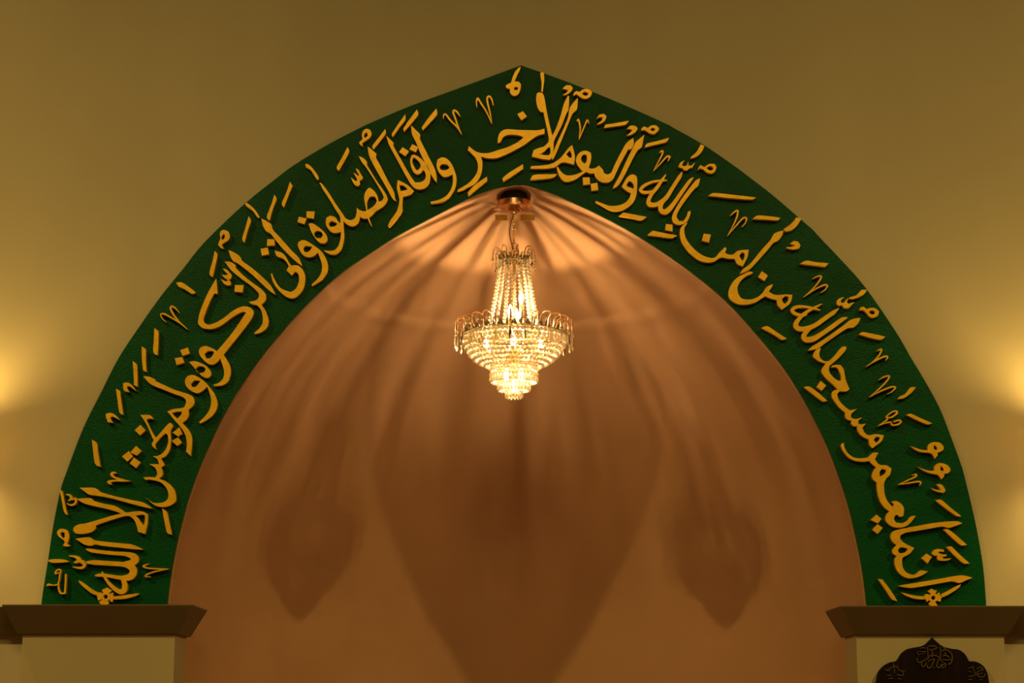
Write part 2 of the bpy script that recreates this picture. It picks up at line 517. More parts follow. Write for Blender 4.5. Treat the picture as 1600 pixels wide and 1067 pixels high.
LETTERS = [
 ['A P 312 106 430 108 470 138 560 165 700 198 785 215 835 240 865 265 800 252 700 226 560 188 470 170 385 158 345 132'],
 ['A P 283 188 310 188 395 185 420 205 500 228 575 243 625 268 665 293 740 285 790 287 830 308 826 380 808 457 755 440 745 395 725 350 690 322 650 322 560 348 470 378 435 392 436 412 405 440 340 455 285 452 262 432 270 405 305 385 360 376 450 350 560 318 628 302 585 285 500 262 400 240 340 222 / 735 318 775 310 805 312 808 345 800 392 775 365 755 335'],
 ['A P 280 494 315 487 388 482 418 502 500 515 600 525 700 535 750 552 795 575 730 572 600 558 480 545 430 535 390 545 345 535 310 512'],
 ['A S 360 570 6 400 582 26 480 593 26 580 603 26 660 608 30 715 625 50 730 652 62 705 676 50 650 684 34',
  'A S 350 672 4 375 672 20 420 672 34 500 677 34 600 683 34 660 690 36 705 710 50 720 740 55 700 778 54 650 790 40 600 785 26 540 775 24 480 768 24 445 770 20 428 772 6',
  'A S 480 742 6 500 780 18 530 825 22 575 870 28 620 895 36 650 880 44 655 845 40 645 810 34 640 790 26'],
 ['B P 433 427 500 428 520 440 532 460 500 455 480 465 500 510 530 570 552 600 600 545 640 500 660 485 684 510 665 540 660 578 640 580 625 565 590 595 560 630 545 655 555 690 525 665 518 645 535 620 520 590 480 500',
  'B P 640 576 664 576 665 640 655 695 625 740 590 757 605 785 618 808 590 825 602 855 600 885 575 910 640 940 690 995 704 1060 696 1088 661 1113 611 1125 561 1120 521 1098 486 1063 469 1055 491 1068 531 1093 581 1095 616 1085 641 1063 646 1028 631 983 586 938 511 918 473 918 455 900 500 898 545 902 560 880 555 850 540 825 500 800 535 800 575 802 570 785 560 762 528 740 565 738 600 718 630 680 645 630'],
 ['B P 455 135 500 138 545 158 545 170 620 205 700 240 790 268 830 290 843 325 830 360 797 388 800 425 785 460 752 488 790 530 815 570 825 620 815 740 780 705 785 640 770 570 730 510 690 465 638 402 680 385 730 378 765 370 778 340 775 310 750 290 680 265 600 232 520 200 480 165 / 672 412 710 402 748 402 742 425 715 455 695 440'],
 ['B P 772 185 775 155 795 132 830 125 870 140 920 175 960 220 995 270 1015 330 1010 380 980 430 930 470 885 492 878 482 930 430 960 380 970 320 960 270 940 212 905 245 870 262 845 258 810 240 785 215 / 815 195 840 165 890 168 870 195 850 215 825 215'],
 ['C P 628 80 635 140 640 208 612 205 580 265 545 350 522 420 532 450 565 465 620 450 690 410 760 355 820 322 870 312 915 325 940 355 935 390 900 450 830 540 750 640 690 715 725 770 748 830 745 890 720 945 680 970 610 978 605 965 650 950 685 915 695 860 680 800 662 745 640 775 600 797 560 790 520 755 490 715 485 680 500 655 540 643 590 660 635 685 700 610 780 510 860 390 878 365 850 358 800 380 740 420 680 465 620 495 560 500 510 490 480 460 478 435 490 370 520 290 560 200 / 530 710 560 685 600 685 610 695 600 720 575 745 545 745'],
 ['C P 699 -62 749 -57 794 -29 789 -12 850 50 930 115 1000 165 1040 210 1045 245 1030 275 1005 298 1035 340 1058 400 1065 440 1050 490 1000 530 950 543 948 530 990 495 1015 450 1015 390 1000 340 970 305 930 295 900 275 940 268 970 255 985 230 980 200 930 150 850 90 780 35 740 -5 715 -40'],
 ['D P 198 590 230 603 290 640 312 680 400 745 480 815 545 880 575 930 592 965 540 930 480 875 400 800 320 735 270 698 235 680 210 635'],
 ['C P 403 775 450 770 500 785 545 810 580 850 588 880 570 905 540 908 500 885 450 830 / 455 835 480 812 520 812 540 835 530 860 490 870 465 855'],
 ['D P 470 328 510 345 552 375 568 420 640 500 720 590 780 650 800 690 812 725 760 685 700 630 620 545 550 455 510 430 488 395'],
 ['D P 582 593 640 612 675 645 700 690 722 720 770 718 810 745 835 800 835 860 815 920 775 970 730 992 680 980 620 930 570 860 550 790 560 785 590 850 630 905 680 930 720 940 760 910 785 850 780 790 755 770 740 785 725 803 682 760 700 725 680 690 650 660 600 640'],
 ['D P 775 545 785 520 820 507 860 520 920 560 970 600 1005 650 1025 710 1020 770 980 830 940 860 895 888 890 878 940 830 970 780 978 720 965 670 942 610 910 640 870 650 830 640 795 600 / 820 575 840 555 895 560 880 590 855 608 830 605'],
 ['D P 865 370 900 368 950 400 995 440 1020 480 1022 515 1000 535 960 530 920 490 885 430 / 912 445 935 428 970 438 985 465 970 490 935 490 915 470'],
 ['E P 537 233 582 255 607 288 605 305 680 430 750 530 777 585 772 615 740 655 680 695 640 735 600 755 565 750 540 725 520 665 545 685 585 695 600 690 583 600 583 560 600 520 625 495 655 515 690 560 702 612 730 605 745 580 735 550 680 455 600 330 560 280 / 608 685 606 630 618 590 640 570 670 572 685 600 680 625 655 655',
  'E S 612 735 16 625 775 14 645 820 4',
  'E P 208 452 230 465 280 530 350 640 410 725 430 755 470 768 505 750 520 700 520 665 545 700 545 760 525 800 485 820 440 805 408 775 412 830 395 840 385 800 380 740 350 690 290 590 240 515',
  'E P 262 790 268 748 300 730 340 745 370 785 405 810 415 880 412 940 390 1010 350 1050 310 1055 270 1040 245 1020 300 1025 340 1015 370 975 385 920 390 865 350 875 310 868 275 830 / 285 800 305 775 340 785 360 800 335 820 300 825'],
 ['E P 610 153 635 172 685 215 680 245 720 320 780 440 830 530 838 580 850 612 820 590 770 500 700 380 640 270 620 220'],
 ['E P 862 433 900 450 950 480 998 525 970 555 905 575 900 640 900 690 870 740 830 790 790 832 780 815 800 770 850 700 870 640 875 590 855 500 / 875 475 910 480 945 508 920 520 885 525'],
 ['F P 333 298 370 335 408 375 405 405 430 460 490 580 530 660 545 720 545 775 515 735 470 650 410 530 370 430 340 370'],
 ['F P 125 383 155 412 187 445 185 468 250 585 325 715 365 772 410 772 445 750 455 715 445 680 432 670 415 695 385 708 355 690 332 640 325 590 335 550 355 540 395 560 440 600 475 650 493 700 492 750 480 790 450 820 410 832 370 825 335 795 290 720 230 610 170 500 145 450 / 342 590 355 565 375 578 405 610 412 640 395 668 375 670 352 630'],
 ['F P 545 620 555 580 590 565 630 575 670 620 700 690 712 750 700 820 660 890 610 930 555 945 497 950 495 935 560 920 620 890 660 840 680 780 680 705 640 725 600 725 565 690 548 650 / 570 640 590 620 630 625 655 650 630 668 595 672 575 660'],
 ['G P 415 715 415 680 430 630 460 605 500 597 600 603 690 605 750 605 805 592 805 635 750 650 700 680 640 725 560 770 480 810 400 838 330 838 275 825 287 870 282 947 260 1007 220 1057 120 1102 78 1116 85 1100 160 1055 212 1005 245 947 248 885 225 830 165 770 175 738 220 775 270 795 340 795 420 770 500 745 580 705 630 665 600 650 530 642 480 650 455 670 440 700'],
 ['G P 740 300 760 288 790 300 805 340 820 430 845 550 870 650 900 590 940 480 965 390 1000 315 1010 325 1005 430 985 470 950 560 905 650 882 700 880 760 865 830 850 852 790 845 700 825 705 800 715 770 760 752 800 740 835 705 840 670 820 570 795 455 770 450 745 410 735 350 / 765 805 800 785 835 750 850 745 855 790 840 815 800 812'],
 ['G P 1083 335 1075 430 1040 465 1000 560 950 680 910 780 880 840 865 853 870 810 905 720 960 600 1000 500 1015 420 1050 370'],
 ['H P 395 515 410 570 418 620 410 680 340 660 300 665 250 700 180 712 50 712 45 708 55 690 150 685 230 668 300 620 340 570 370 535 / 345 590 375 560 390 590 388 625 365 615'],
 ['H P 905 455 908 510 885 552 862 552 800 665 760 750 735 800 700 825 655 828 615 810 585 775 580 750 545 752 510 738 530 705 560 712 590 705 618 685 650 720 660 750 690 762 720 745 740 700 790 600 840 510 870 480',
  'H P 490 565 520 565 550 580 555 620 545 670 530 710 515 735 480 760 440 790 390 812 340 818 300 790 275 740 265 700 278 697 300 735 340 765 390 768 440 755 485 735 460 710 430 665 430 620 455 580 / 470 620 490 592 515 598 518 630 510 660 495 670 475 650'],
 ['H P 995 432 975 530 940 560 890 650 830 770 780 850 735 880 745 850 790 770 850 640 900 540 925 490 960 460'],
 ['H P 820 840 850 790 885 762 915 763 935 785 937 840 932 920 910 985 860 1035 800 1062 730 1062 660 1030 590 992 592 980 650 1003 710 1022 780 1018 830 1000 870 960 885 915 860 905 825 880 808 860 / 848 845 870 815 895 828 910 860 905 880 880 870 855 862'],
 ['I S 820 412 4 788 442 26 722 534 31 656 628 34 614 680 42 580 700 46 550 685 40 545 650 36 570 600 32',
  'I S 725 365 4 705 405 30 650 490 30 600 570 34 555 615 40 500 640 36 455 635 44 445 605 32 470 550 30 520 490 28 560 430 22 590 385 5',
  'I S 600 435 6 560 438 16 480 448 20 410 480 26 378 515 26 400 535 28 450 535 24 490 520 14'],
 ['I P 875 418 860 480 830 505 800 540 740 620 690 700 680 740 700 775 735 775 760 740 775 695 795 692 790 730 765 780 720 805 680 805 650 785 640 755 650 710 700 620 770 520 810 470 840 435'],
 ['J P 130 415 105 460 105 510 130 570 190 640 260 690 330 710 365 700 390 670 410 650 445 618 455 635 440 665 470 680 510 680 540 655 580 645 640 640 630 700 590 780 545 760 520 715 470 715 420 705 390 715 350 740 300 747 230 730 150 670 100 610 75 560 65 500 75 455 105 425 / 562 690 585 660 605 670 605 700 590 735 570 710'],
 ['J P 930 480 920 520 885 565 850 580 790 650 700 750 640 810 565 843 590 805 650 760 740 650 820 560 850 510 890 490'],
 ['K P 245 292 245 305 190 330 145 370 120 420 125 470 150 510 190 522 240 520 290 500 330 465 360 420 415 392 405 420 380 455 420 480 460 485 510 480 577 482 560 550 490 607 455 570 445 525 400 515 350 495 310 520 260 550 190 565 130 560 80 535 50 500 48 450 65 400 110 345 170 310 215 290 / 490 515 520 492 545 500 540 530 515 560 495 540'],
 ['K S 1037 672 4 990 690 34 900 755 36 820 810 36 750 850 46 690 855 46 672 825 40 700 785 36 740 745 30',
  'K S 965 595 4 920 630 34 840 685 36 770 735 36 690 765 38 630 765 42 605 735 40 630 685 34 690 630 26 760 590 22 825 557 4',
  'K S 812 612 5 760 598 18 680 582 20 610 585 26 575 610 28 600 640 28 660 655 24 700 645 10'],
 ['K P 1145 675 1125 720 1085 755 1040 760 960 810 860 880 790 930 705 948 740 915 830 860 930 790 1000 740 1050 700 1090 682'],
 ['L P 335 500 322 540 328 580 360 607 400 607 450 560 490 510 520 487 548 490 540 520 490 575 435 625 405 655 405 700 440 745 480 772 503 770 500 725 475 670 450 658 420 662 428 648 465 640 500 642 525 680 540 760 572 840 550 860 490 860 470 885 485 935 530 985 575 1020 635 1007 590 1047 585 1077 620 1092 682 1077 645 1107 650 1132 670 1137 710 1129 680 1162 700 1207 735 1227 790 1217 860 1227 840 1277 765 1335 740 1307 732 1262 690 1242 655 1212 635 1167 640 1152 605 1152 585 1127 590 1107 550 1092 535 1062 540 1042 480 987 430 917 425 877 440 855 475 845 430 800 380 755 340 700 345 670 375 628 320 610 280 580 270 555 285 525 310 505 / 775 1267 795 1239 825 1242 820 1267 795 1290'],
 ['M P 205 703 212 745 240 790 290 825 340 832 400 825 430 800 450 785 495 785 480 810 465 840 490 875 520 890 560 890 603 918 590 970 560 1000 542 1040 540 1075 485 1075 482 1035 450 1010 440 975 455 930 475 908 430 870 420 855 370 860 310 855 250 830 205 780 182 730 188 708 / 505 985 505 945 525 918 560 930 550 955 525 975',
  'N P 193 50 248 50 250 130 265 190 298 237 318 250 325 230 305 212 340 207 380 230 400 265 395 320 370 328 350 310 330 320 325 345 340 370 380 375 420 360 450 325 490 318 460 360 420 395 370 408 320 403 280 380 260 345 268 310 290 285 250 255 215 200 198 130'],
 ['N P 843 375 800 392 740 410 690 400 600 415 500 432 420 445 375 465 370 490 390 515 430 540 478 563 450 600 420 620 390 635 385 670 395 720 430 755 480 765 520 735 535 732 582 742 545 765 500 785 440 792 390 775 350 735 330 680 332 640 345 625 315 605 312 580 330 555 345 542 310 510 298 470 315 440 350 425 450 405 600 378 700 365 800 360 / 355 575 375 558 410 560 430 572 410 595 375 605 360 595'],
 ['N P 355 852 380 845 500 825 650 800 760 780 840 770 920 788 870 808 820 828 770 815 700 825 560 850 460 865 420 862'],
]
DOTS = [
 'B P 400 662 442 700 405 735 357 712', 'B P 345 702 378 742 332 780 293 742', 'B P 385 750 435 788 400 830 352 795',
 'B P 728 522 752 572 718 590 677 562', 'B P 720 597 748 638 712 662 670 625', 'B P 433 503 473 545 430 583 390 543',
 'C P 785 135 858 135 848 195 780 190', 'C P 328 678 392 655 408 705 348 725', 'C P 283 745 345 735 363 782 298 802',
 'D P 848 268 916 268 908 328 848 320', 'D P 785 312 850 328 830 375 772 355', 'D P 520 500 580 500 585 552 518 555', 'D P 465 580 525 570 535 625 475 637',
 'F P 262 480 315 515 285 555 233 520', 'F P 343 455 393 480 372 522 318 497', 'G P 578 470 625 447 658 490 612 523',
 'H P 483 785 540 785 545 840 488 847', 'H P 550 838 605 830 612 890 555 893', 'I P 590 800 645 805 645 862 583 850', 'J P 265 507 325 515 308 580 248 565',
 'K P 322 285 372 322 345 368 290 335', 'L P 332 773 379 812 343 855 297 825', 'N P 192 310 230 343 203 375 147 350', 'N P 200 383 240 410 200 457 160 425', 'N P 570 605 612 630 580 680 532 640',
]
MARKS = [
 ['A P 160 118 182 136 195 200 208 260 220 312 205 305 190 275 178 210'],
 ['A S 207 158 6 235 162 16 248 180 20 236 200 10 222 203 4', 'A S 225 202 4 250 195 10 275 188 16', 'A S 275 182 14 285 205 18 275 228 16 245 238 12 215 225 4'],
 ['A P 140 440 160 420 190 418 218 430 232 465 228 500 218 530 242 545 215 552 185 545 200 520 192 505 165 485 145 462 / 165 450 180 440 198 448 200 480 188 490 172 470'],
 ['A P 70 655 110 648 170 648 210 655 232 668 180 672 110 675 85 668'],
 ['A S 232 622 6 275 628 18 305 645 30 295 665 24 268 672 8', 'A S 300 655 20 335 670 30 350 690 24 330 712 20 290 712 14 258 705 4'],
 ['A S 125 760 10 135 735 10 160 725 10 168 740 10 160 770 10 158 800 10 152 825 10 150 850 10 155 880 12 170 905 14 205 905 10', 'A S 207 760 12 205 830 12 200 908 12', 'A S 62 848 10 80 840 16 110 845 8 155 838 8', 'A S 127 758 8 160 750 8'],
 ['A S 836 682 4 815 690 8 795 700 14 815 712 12 860 718 10 920 721 10 985 722 4', 'A S 985 722 4 920 733 10 860 748 10 815 768 12 815 780 8 852 782 3'],
 ['A P 937 262 972 290 985 340 1010 462 985 455 972 440 955 360'],
 ['B P 258 870 238 858 214 859 203 876 216 897 255 917 210 921 184 928 180 939 198 952 217 957 208 940 235 931 300 932 365 930 310 916 245 896 226 882 234 870'],
 ['B P 375 18 405 45 410 100 412 215 385 200 382 120'], ['B P 248 228 280 248 285 300 303 428 275 410 262 330'], ['B P 65 615 102 640 110 700 130 820 100 810 85 780 75 700'],
 ['B P 303 215 302 190 325 182 355 190 380 215 402 248 350 210 330 212 340 240 352 255 320 250 305 235'],
 ['B P 172 440 172 420 200 412 235 422 260 445 278 468 225 440 205 445 215 470 228 487 185 482 178 460'],
 ['D P 150 743 185 755 218 790 225 805 215 830 200 838 218 860 215 880 190 885 160 870 132 830 165 848 185 850 195 840 170 825 140 795 170 800 190 795 190 785 170 770'],
 ['C P 295 115 340 112 400 150 457 195 445 205 420 205 370 170 315 145'],
 ['C S 323 370 3 295 335 10 262 312 14 248 330 16 275 385 14 330 452 10', 'C S 390 505 4 320 445 14 250 405 12 195 375 14 165 380 8 180 415 8 212 442 4'],
 ['C P 113 493 148 520 145 650 140 720 115 710 103 680 108 600'], ['C P 8 645 42 670 42 780 48 862 20 845 10 760'],
 ['D P 82 597 105 625 90 710 65 815 42 800 40 770 65 680'],
 ['D P 710 20 732 55 700 130 660 235 645 215 645 190 680 110'], ['D P 580 128 598 165 570 240 540 345 520 325 520 300 555 210'], ['D P 365 308 385 345 360 420 330 530 315 510 315 480 340 400'],
 ['D P 335 205 350 195 400 235 440 285 460 320 440 318 400 265 345 222'],
 ['D P 125 455 135 430 160 422 195 435 208 470 198 505 160 530 140 545 160 580 135 572 110 545 120 520 130 490 / 140 480 155 455 168 465 165 490 150 505 138 500'],
 ['E P 512 335 535 350 555 385 572 410 565 430 545 438 548 470 530 485 505 475 485 445 472 412 495 430 515 445 525 430 505 395 492 370 515 385 535 400 540 390 520 360'],
 ['E P 443 158 457 195 420 270 370 358 355 340 355 320 400 240'], ['E P 757 8 762 45 720 105 660 178 650 160 655 140 710 70'],
 ['E P 92 298 120 305 160 345 195 395 205 425 190 432 165 395 135 350 95 325'],
 ['E P 562 60 575 20 600 5 630 15 645 50 630 80 590 110 565 125 572 155 550 140 540 120 560 100 568 85 / 578 70 590 40 605 38 612 60 595 82'],
 ['F P 283 205 285 250 240 310 180 397 172 370 210 310'], ['F P 382 165 392 208 350 265 275 352 267 325 310 260'], ['F P 543 157 550 205 500 265 430 340 422 315 470 245'],
 ['F S 603 242 4 602 222 8 610 205 13 628 212 14 660 255 14 715 310 12 755 375 4', 'F S 755 375 4 722 300 12 700 235 14 685 195 16 690 172 14 715 185 14 742 225 4'],
 ['F P 965 725 968 760 890 820 810 885 805 855 870 790'],
 ['G S 240 415 4 238 365 12 248 340 16 275 380 14 320 450 12 365 550 4', 'G S 365 550 4 350 460 12 330 375 14 328 335 16 345 322 14 365 350 14 378 400 5'],
 ['G P 625 888 628 925 540 985 460 1035 455 1005 500 965'],
 ['G P 605 72 600 100 575 150 555 198 590 200 608 225 602 270 585 305 555 320 530 310 515 280 518 262 488 252 480 235 500 220 525 210 540 160 565 110 / 548 250 570 242 588 255 575 270 555 270'],
 ['G P 770 130 785 118 800 130 802 190 790 285 778 285 780 200 772 160'],
 ['H P 45 803 65 768 110 760 270 758 240 785 150 798'],
 ['I P 198 733 235 703 330 722 430 740 390 767 300 750'],
 ['H P 315 45 345 18 385 18 400 40 385 70 340 98 315 100 350 75 360 55 335 50'], ['H P 598 298 620 262 660 255 682 275 665 315 625 340 600 343 640 310 650 285 620 285'], ['H P 848 385 880 355 925 358 942 378 920 410 880 432 848 438 885 405 895 390 865 380'],
 ['H P 405 105 410 80 430 65 455 72 490 50 530 50 560 70 555 100 525 125 490 128 455 110 430 90 / 478 85 500 70 525 80 530 95 505 105 485 95'],
 ['H P 970 395 975 375 995 360 1025 372 1055 352 1095 352 1120 375 1110 400 1080 425 1045 420 1015 400 995 390 / 1045 385 1065 370 1085 378 1085 392 1065 400'],
 ['H P 660 373 672 345 740 335 870 312 840 345 750 360'], ['I P 412 162 432 130 520 108 617 80 595 115 500 140'],
 ['H S 435 318 6 445 302 14 455 330 14 462 380 12 452 470 4', 'H S 452 470 4 480 400 10 510 330 12 522 308 14 537 335 4'],
 ['I S 535 205 6 560 190 16 560 215 14 530 275 10 485 358 4', 'I S 485 358 4 545 295 10 595 240 14 622 240 14 605 275 5'],
 ['I P 438 890 480 855 560 872 685 895 640 917 540 905'],
 ['I P 693 325 710 290 745 268 722 308 740 318 765 312 775 280 778 312 800 315 835 285 810 330 785 335 768 352 740 352 725 335'],
 ['I P 880 135 910 150 890 195 850 235 795 255 800 240 840 205 865 165'],
 ['I P 853 355 865 325 880 308 910 325 950 300 995 298 1012 325 1000 360 970 378 930 370 900 345 870 335 / 930 330 955 315 980 325 985 345 960 355 940 345'],
 ['J P 1035 372 1080 380 1050 430 1000 475 945 488 930 470 980 435 1020 395'],
 ['J P 303 192 345 168 500 182 700 205 670 222 500 212 340 195'], ['J P 672 385 710 357 800 360 905 375 880 395 780 390'],
 ['J S 485 360 4 515 330 12 548 315 14 540 370 14 510 440 10 462 525 4', 'J S 462 525 4 530 445 10 590 380 14 620 378 14 610 420 10 582 450 4'],
 ['J P 985 590 1015 567 1050 575 1072 605 1060 630 1010 638 955 628 955 620 1005 615 1030 600 1005 598'],
 ['K P 640 225 690 198 770 210 880 220 850 250 770 240'],
 ['K S 745 350 4 790 328 12 818 330 14 800 370 14 750 430 10 670 503 4', 'K S 670 503 4 760 440 10 840 402 14 868 408 14 850 440 10 812 465 4'],
 ['K P 945 560 950 530 975 510 1010 502 980 530 985 550 1005 550 1025 525 1050 508 1030 540 1045 560 1070 550 1095 543 1065 575 1045 595 1005 592 990 570 965 575'],
 ['K P 318 757 370 745 440 790 530 848 490 858 430 820'],
 ['L P 675 15 720 15 700 45 650 75 600 90 570 88 580 75 630 60'],
 ['L P 655 185 665 160 690 155 715 175 750 165 790 170 820 195 810 230 775 245 740 238 710 205 685 185 / 735 195 760 185 785 195 785 212 765 222 745 212'],
 ['L P 650 385 680 367 760 380 873 405 835 430 740 412 680 395'], ['L P 192 825 235 820 310 870 388 940 350 945 280 895'],
 ['L S 800 525 4 825 512 12 840 515 14 820 560 14 775 610 12 712 655 4', 'L S 712 655 4 790 605 12 860 572 14 890 572 14 875 603 5'],
 ['L S 818 765 4 860 740 12 905 735 14 880 780 14 820 840 12 738 910 4', 'L S 738 910 4 830 860 12 920 825 14 955 828 14 930 860 10 885 885 4'],
 ['L P 1125 825 1115 845 1080 880 1030 915 975 925 990 905 1040 880 1080 830'],
 ['M S 560 490 10 600 490 12 645 460 16 645 440 14 610 445 12 570 475 12 560 490 12', 'M S 560 488 12 570 505 12 545 525 10 490 562 4', 'M S 490 562 4 560 535 12 610 530 12 660 515 14 682 525 14 660 548 14 615 555 12 600 540 12 620 525 10'],
 ['M P 725 470 765 460 850 500 943 540 905 550 830 520'],
 ['M P 760 730 790 740 850 760 905 765 905 735 920 710 960 697 1010 705 1038 735 1035 760 1005 780 985 785 990 805 965 835 940 795 910 785 850 780 800 760 / 955 745 960 720 978 735 985 755 975 765 960 758'],
 ['M P 815 900 850 915 910 935 960 935 960 905 980 880 1020 872 1070 890 1095 920 1088 945 1060 960 1040 962 1045 980 1020 1008 990 970 940 960 880 940 / 1010 920 1015 895 1032 910 1040 930 1030 940 1015 932'],
 ['N P 637 202 680 197 750 255 835 322 800 320 740 280'], ['N P 697 422 735 422 800 470 878 540 835 542 770 490'], ['N P 720 555 760 550 830 620 898 680 855 680 800 635'],
 ['N P 605 108 640 120 680 125 665 100 645 80 680 80 705 105 715 130 700 145 660 138 625 125'],
 ['N P 612 605 620 585 650 570 700 575 705 590 670 590 660 600 690 610 725 612 720 625 690 630 700 645 760 640 740 655 700 660 660 655 650 635 655 620 630 620'],
 ['N P 203 798 235 800 290 870 350 965 310 952 260 880'],
 ['N S 460 12 4 490 5 12 490 20 14 440 45 12 358 82 4', 'N S 358 82 4 440 70 12 500 60 12 528 65 12 518 90 4'],
]
def circ(cx, cy, r, n=14):
    return ' '.join('%.1f %.1f' % (cx + r * math.cos(2 * math.pi * k / n), cy + r * math.sin(2 * math.pi * k / n)) for k in range(n))
FLOWERS = [
 (['A P 303 808 325 818 370 850 415 882 460 902 450 925 400 905 350 865 315 832', 'A P 570 930 640 922 700 913 755 907 762 913 720 932 650 948 570 953'],
  ['A P 480 880 500 872 520 862 535 872 557 884 540 900 522 914 498 914 490 900', 'A P 530 915 555 905 568 900 565 920 575 940 565 955 562 975 545 965 528 945',
   'A P 498 950 520 950 530 965 535 980 520 995 490 996 470 985 458 975 475 962', 'A P 490 915 492 945 470 955 455 962 450 950 445 930 452 905 470 898',
   'A P ' + circ(510, 932, 33) + ' / ' + circ(510, 932, 16)]),
 (['N P 380 898 430 912 490 925 560 930 568 952 500 950 440 935 400 915', 'N P 685 912 740 885 790 855 832 838 820 860 780 890 730 920 685 938'],
  ['N P 580 890 598 880 610 870 625 880 650 885 640 905 630 920 610 920 600 905', 'N P 640 925 660 905 668 900 672 920 688 935 680 950 680 968 660 965 640 952',
   'N P 612 960 632 960 645 985 655 995 640 1003 610 1003 585 990 595 975', 'N P 605 925 605 952 580 965 572 972 568 955 555 935 562 912 580 912',
   'N P ' + circ(622, 940, 33) + ' / ' + circ(622, 940, 16)]),
]
for items in LETTERS:
    cutout('letter', items)
for item in DOTS:
    cutout('letter_dot', [item])
for items in MARKS:
    cutout('vowel_mark', items)
for leaves, petals in FLOWERS:
    fl = cutout('flower_ornament', petals)
    for lf in leaves:
        q = cutout('leaf', [lf])
        q.parent = fl
# ------------------------------------------------------------------ crystal chandelier
CY = 0.10                                   # its axis stands this far inside the opening
AX = on_wall(803, 500, CY).x
CT = mid_z(324, CY)                         # underside of the ceiling plate
K = (CY - CAM_Y) / F_PX / CP * 0.985         # metres per pixel near the chandelier
def cz(v):
    return mid_z(v, CY) - CT
ch = thing('crystal_chandelier', 'lit brass and cut crystal chandelier hanging from the apex of the niche', 'chandelier', (AX, CY, CT))
rnd = random.Random(4)

# ceiling plate, gallery and loop
bm = bmesh.new()
add_lathe(bm, [(0.0, 0.0), (0.045, -0.002), (0.060, -0.001), (0.0655, 0.004), (0.0655, 0.024), (0.060, 0.028), (0, 0.028)], 64)
obj('ceiling_plate', bm, M_COPPER, ch)
bm = bmesh.new()
add_lathe(bm, [(0.055, 0.026), (0.055, 0.056), (0.0, 0.056)], 28)
obj('plate_gap_shade', bm, M_GAP_SHADE_WIRE, ch)  # dark drum standing in for the shaded gap between plate and dome
bm = bmesh.new()
add_lathe(bm, [(0.0, -0.030), (0.012, -0.028), (0.020, -0.020), (0.0215, -0.004), (0.026, -0.001), (0.0, 0.0)], 26)
for k in range(20):
    a = k * 2 * math.pi / 20
    add_bead(bm, (0.0215 * math.cos(a), 0.0215 * math.sin(a), -0.012), 0.003, 0.009, 5)
obj('plate_gallery', bm, M_BRASS, ch, True)
for (dx, w) in ((-0.052, 0.050), (0.056, 0.056)):
    bm = bmesh.new()
    cx, y0 = dx, 0.082
    add_box(bm, (cx - w / 2, y0, -0.034), (cx + w / 2, y0 + 0.002, -0.010))
    obj('tape_strip', bm, M_TAPE, ch)
# chain: links alternately turned
z, zend, k = -0.030, cz(390), 0
while z > zend:
    bm = bmesh.new()
    pts = []
    for i in range(14):
        a = 2 * math.pi * i / 14
        sx, sz = 0.0075 * math.sin(a), 0.017 * math.cos(a)
        pts.append((sx, 0, z - 0.017 + sz) if k % 2 == 0 else (0, sx, z - 0.017 + sz))
    add_tube(bm, pts, 0.0027, 6, True)
    obj('chain_link', bm, M_BRASS, ch, True)
    z -= 0.029
    k += 1
bm = bmesh.new()
zz = [0.02 + i / 16 for i in range(17)]
add_tube(bm, [(-0.012 * math.sin(math.pi * min(1, t)) * (0.6 + 0.7 * math.sin(3 * t)) - 0.002, -0.006, -0.028 + (cz(392) + 0.028) * min(1, t)) for t in zz], 0.0026, 6)
obj('lamp_cord', bm, M_CORD, ch, True)
bm = bmesh.new()
add_tube(bm, [(0.016, -0.045, 0.002), (0.022, -0.05, -0.012), (0.034, -0.048, -0.022)], 0.0018, 5)
obj('loose_wire', bm, M_GAP_SHADE_WIRE, ch, True)
# stem with loop
bm = bmesh.new()
zc0, zc1 = cz(392), cz(540)
add_lathe(bm, [(0, zc0 + 0.012), (0.006, zc0 + 0.010), (0.009, zc0), (0.006, zc0 - 0.012), (0.012, zc0 - 0.022), (0.013, zc0 - 0.034), (0.007, zc0 - 0.05), (0.007, zc1), (0, zc1)], 14)
obj('stem', bm, M_BRASS, ch, True)

def cast_band(name, r, zc, h, n):
    """openwork band of cast leaves round a hoop"""
    bm = bmesh.new()
    ringp = [(r * math.cos(2 * math.pi * i / 48), r * math.sin(2 * math.pi * i / 48), zc - h * 0.4) for i in range(48)]
    add_tube(bm, ringp, 0.0035, 6, True)
    for k in range(n):
        a = 2 * math.pi * k / n
        for t, hh in ((-0.28, 0.7), (0, 1.0), (0.28, 0.7)):
            b = a + t * 2 * math.pi / n
            add_tube(bm, [(r * math.cos(b), r * math.sin(b), zc - h * 0.4), ((r + .004) * math.cos(b + t * .1), (r + .004) * math.sin(b + t * .1), zc), ((r + .010) * math.cos(b + t * .25), (r + .010) * math.sin(b + t * .25), zc + h * 0.6 * hh)], [0.003, 0.0045, 0.0016], 5)
        add_bead(bm, ((r + .006) * math.cos(a + math.pi / n), (r + .006) * math.sin(a + math.pi / n), zc - h * 0.1), 0.005, 0.005, 6)
    return obj(name, bm, M_CAST, ch, True)
R_TOP, R_LOW, R_ARM, R_BOWL = 21 * K, 38 * K, 91 * K, 80 * K
Z_TOP, Z_LOW = cz(407), cz(513)
cast_band('crown_band', R_TOP, Z_TOP + 0.008, 0.030, 8)
cast_band('rim_band', 0.188, cz(517), 0.030, 22)
cast_band('collar_band', 0.100, cz(517), 0.022, 14)
bm = bmesh.new()
zp = cz(521)
add_lathe(bm, [(0.088, zp + 0.003), (0.197, zp + 0.001), (0.197, zp - 0.002), (0.088, zp), (0.088, zp + 0.003)], 48)
obj('rim_plate', bm, M_CAST, ch)
bm = bmesh.new()
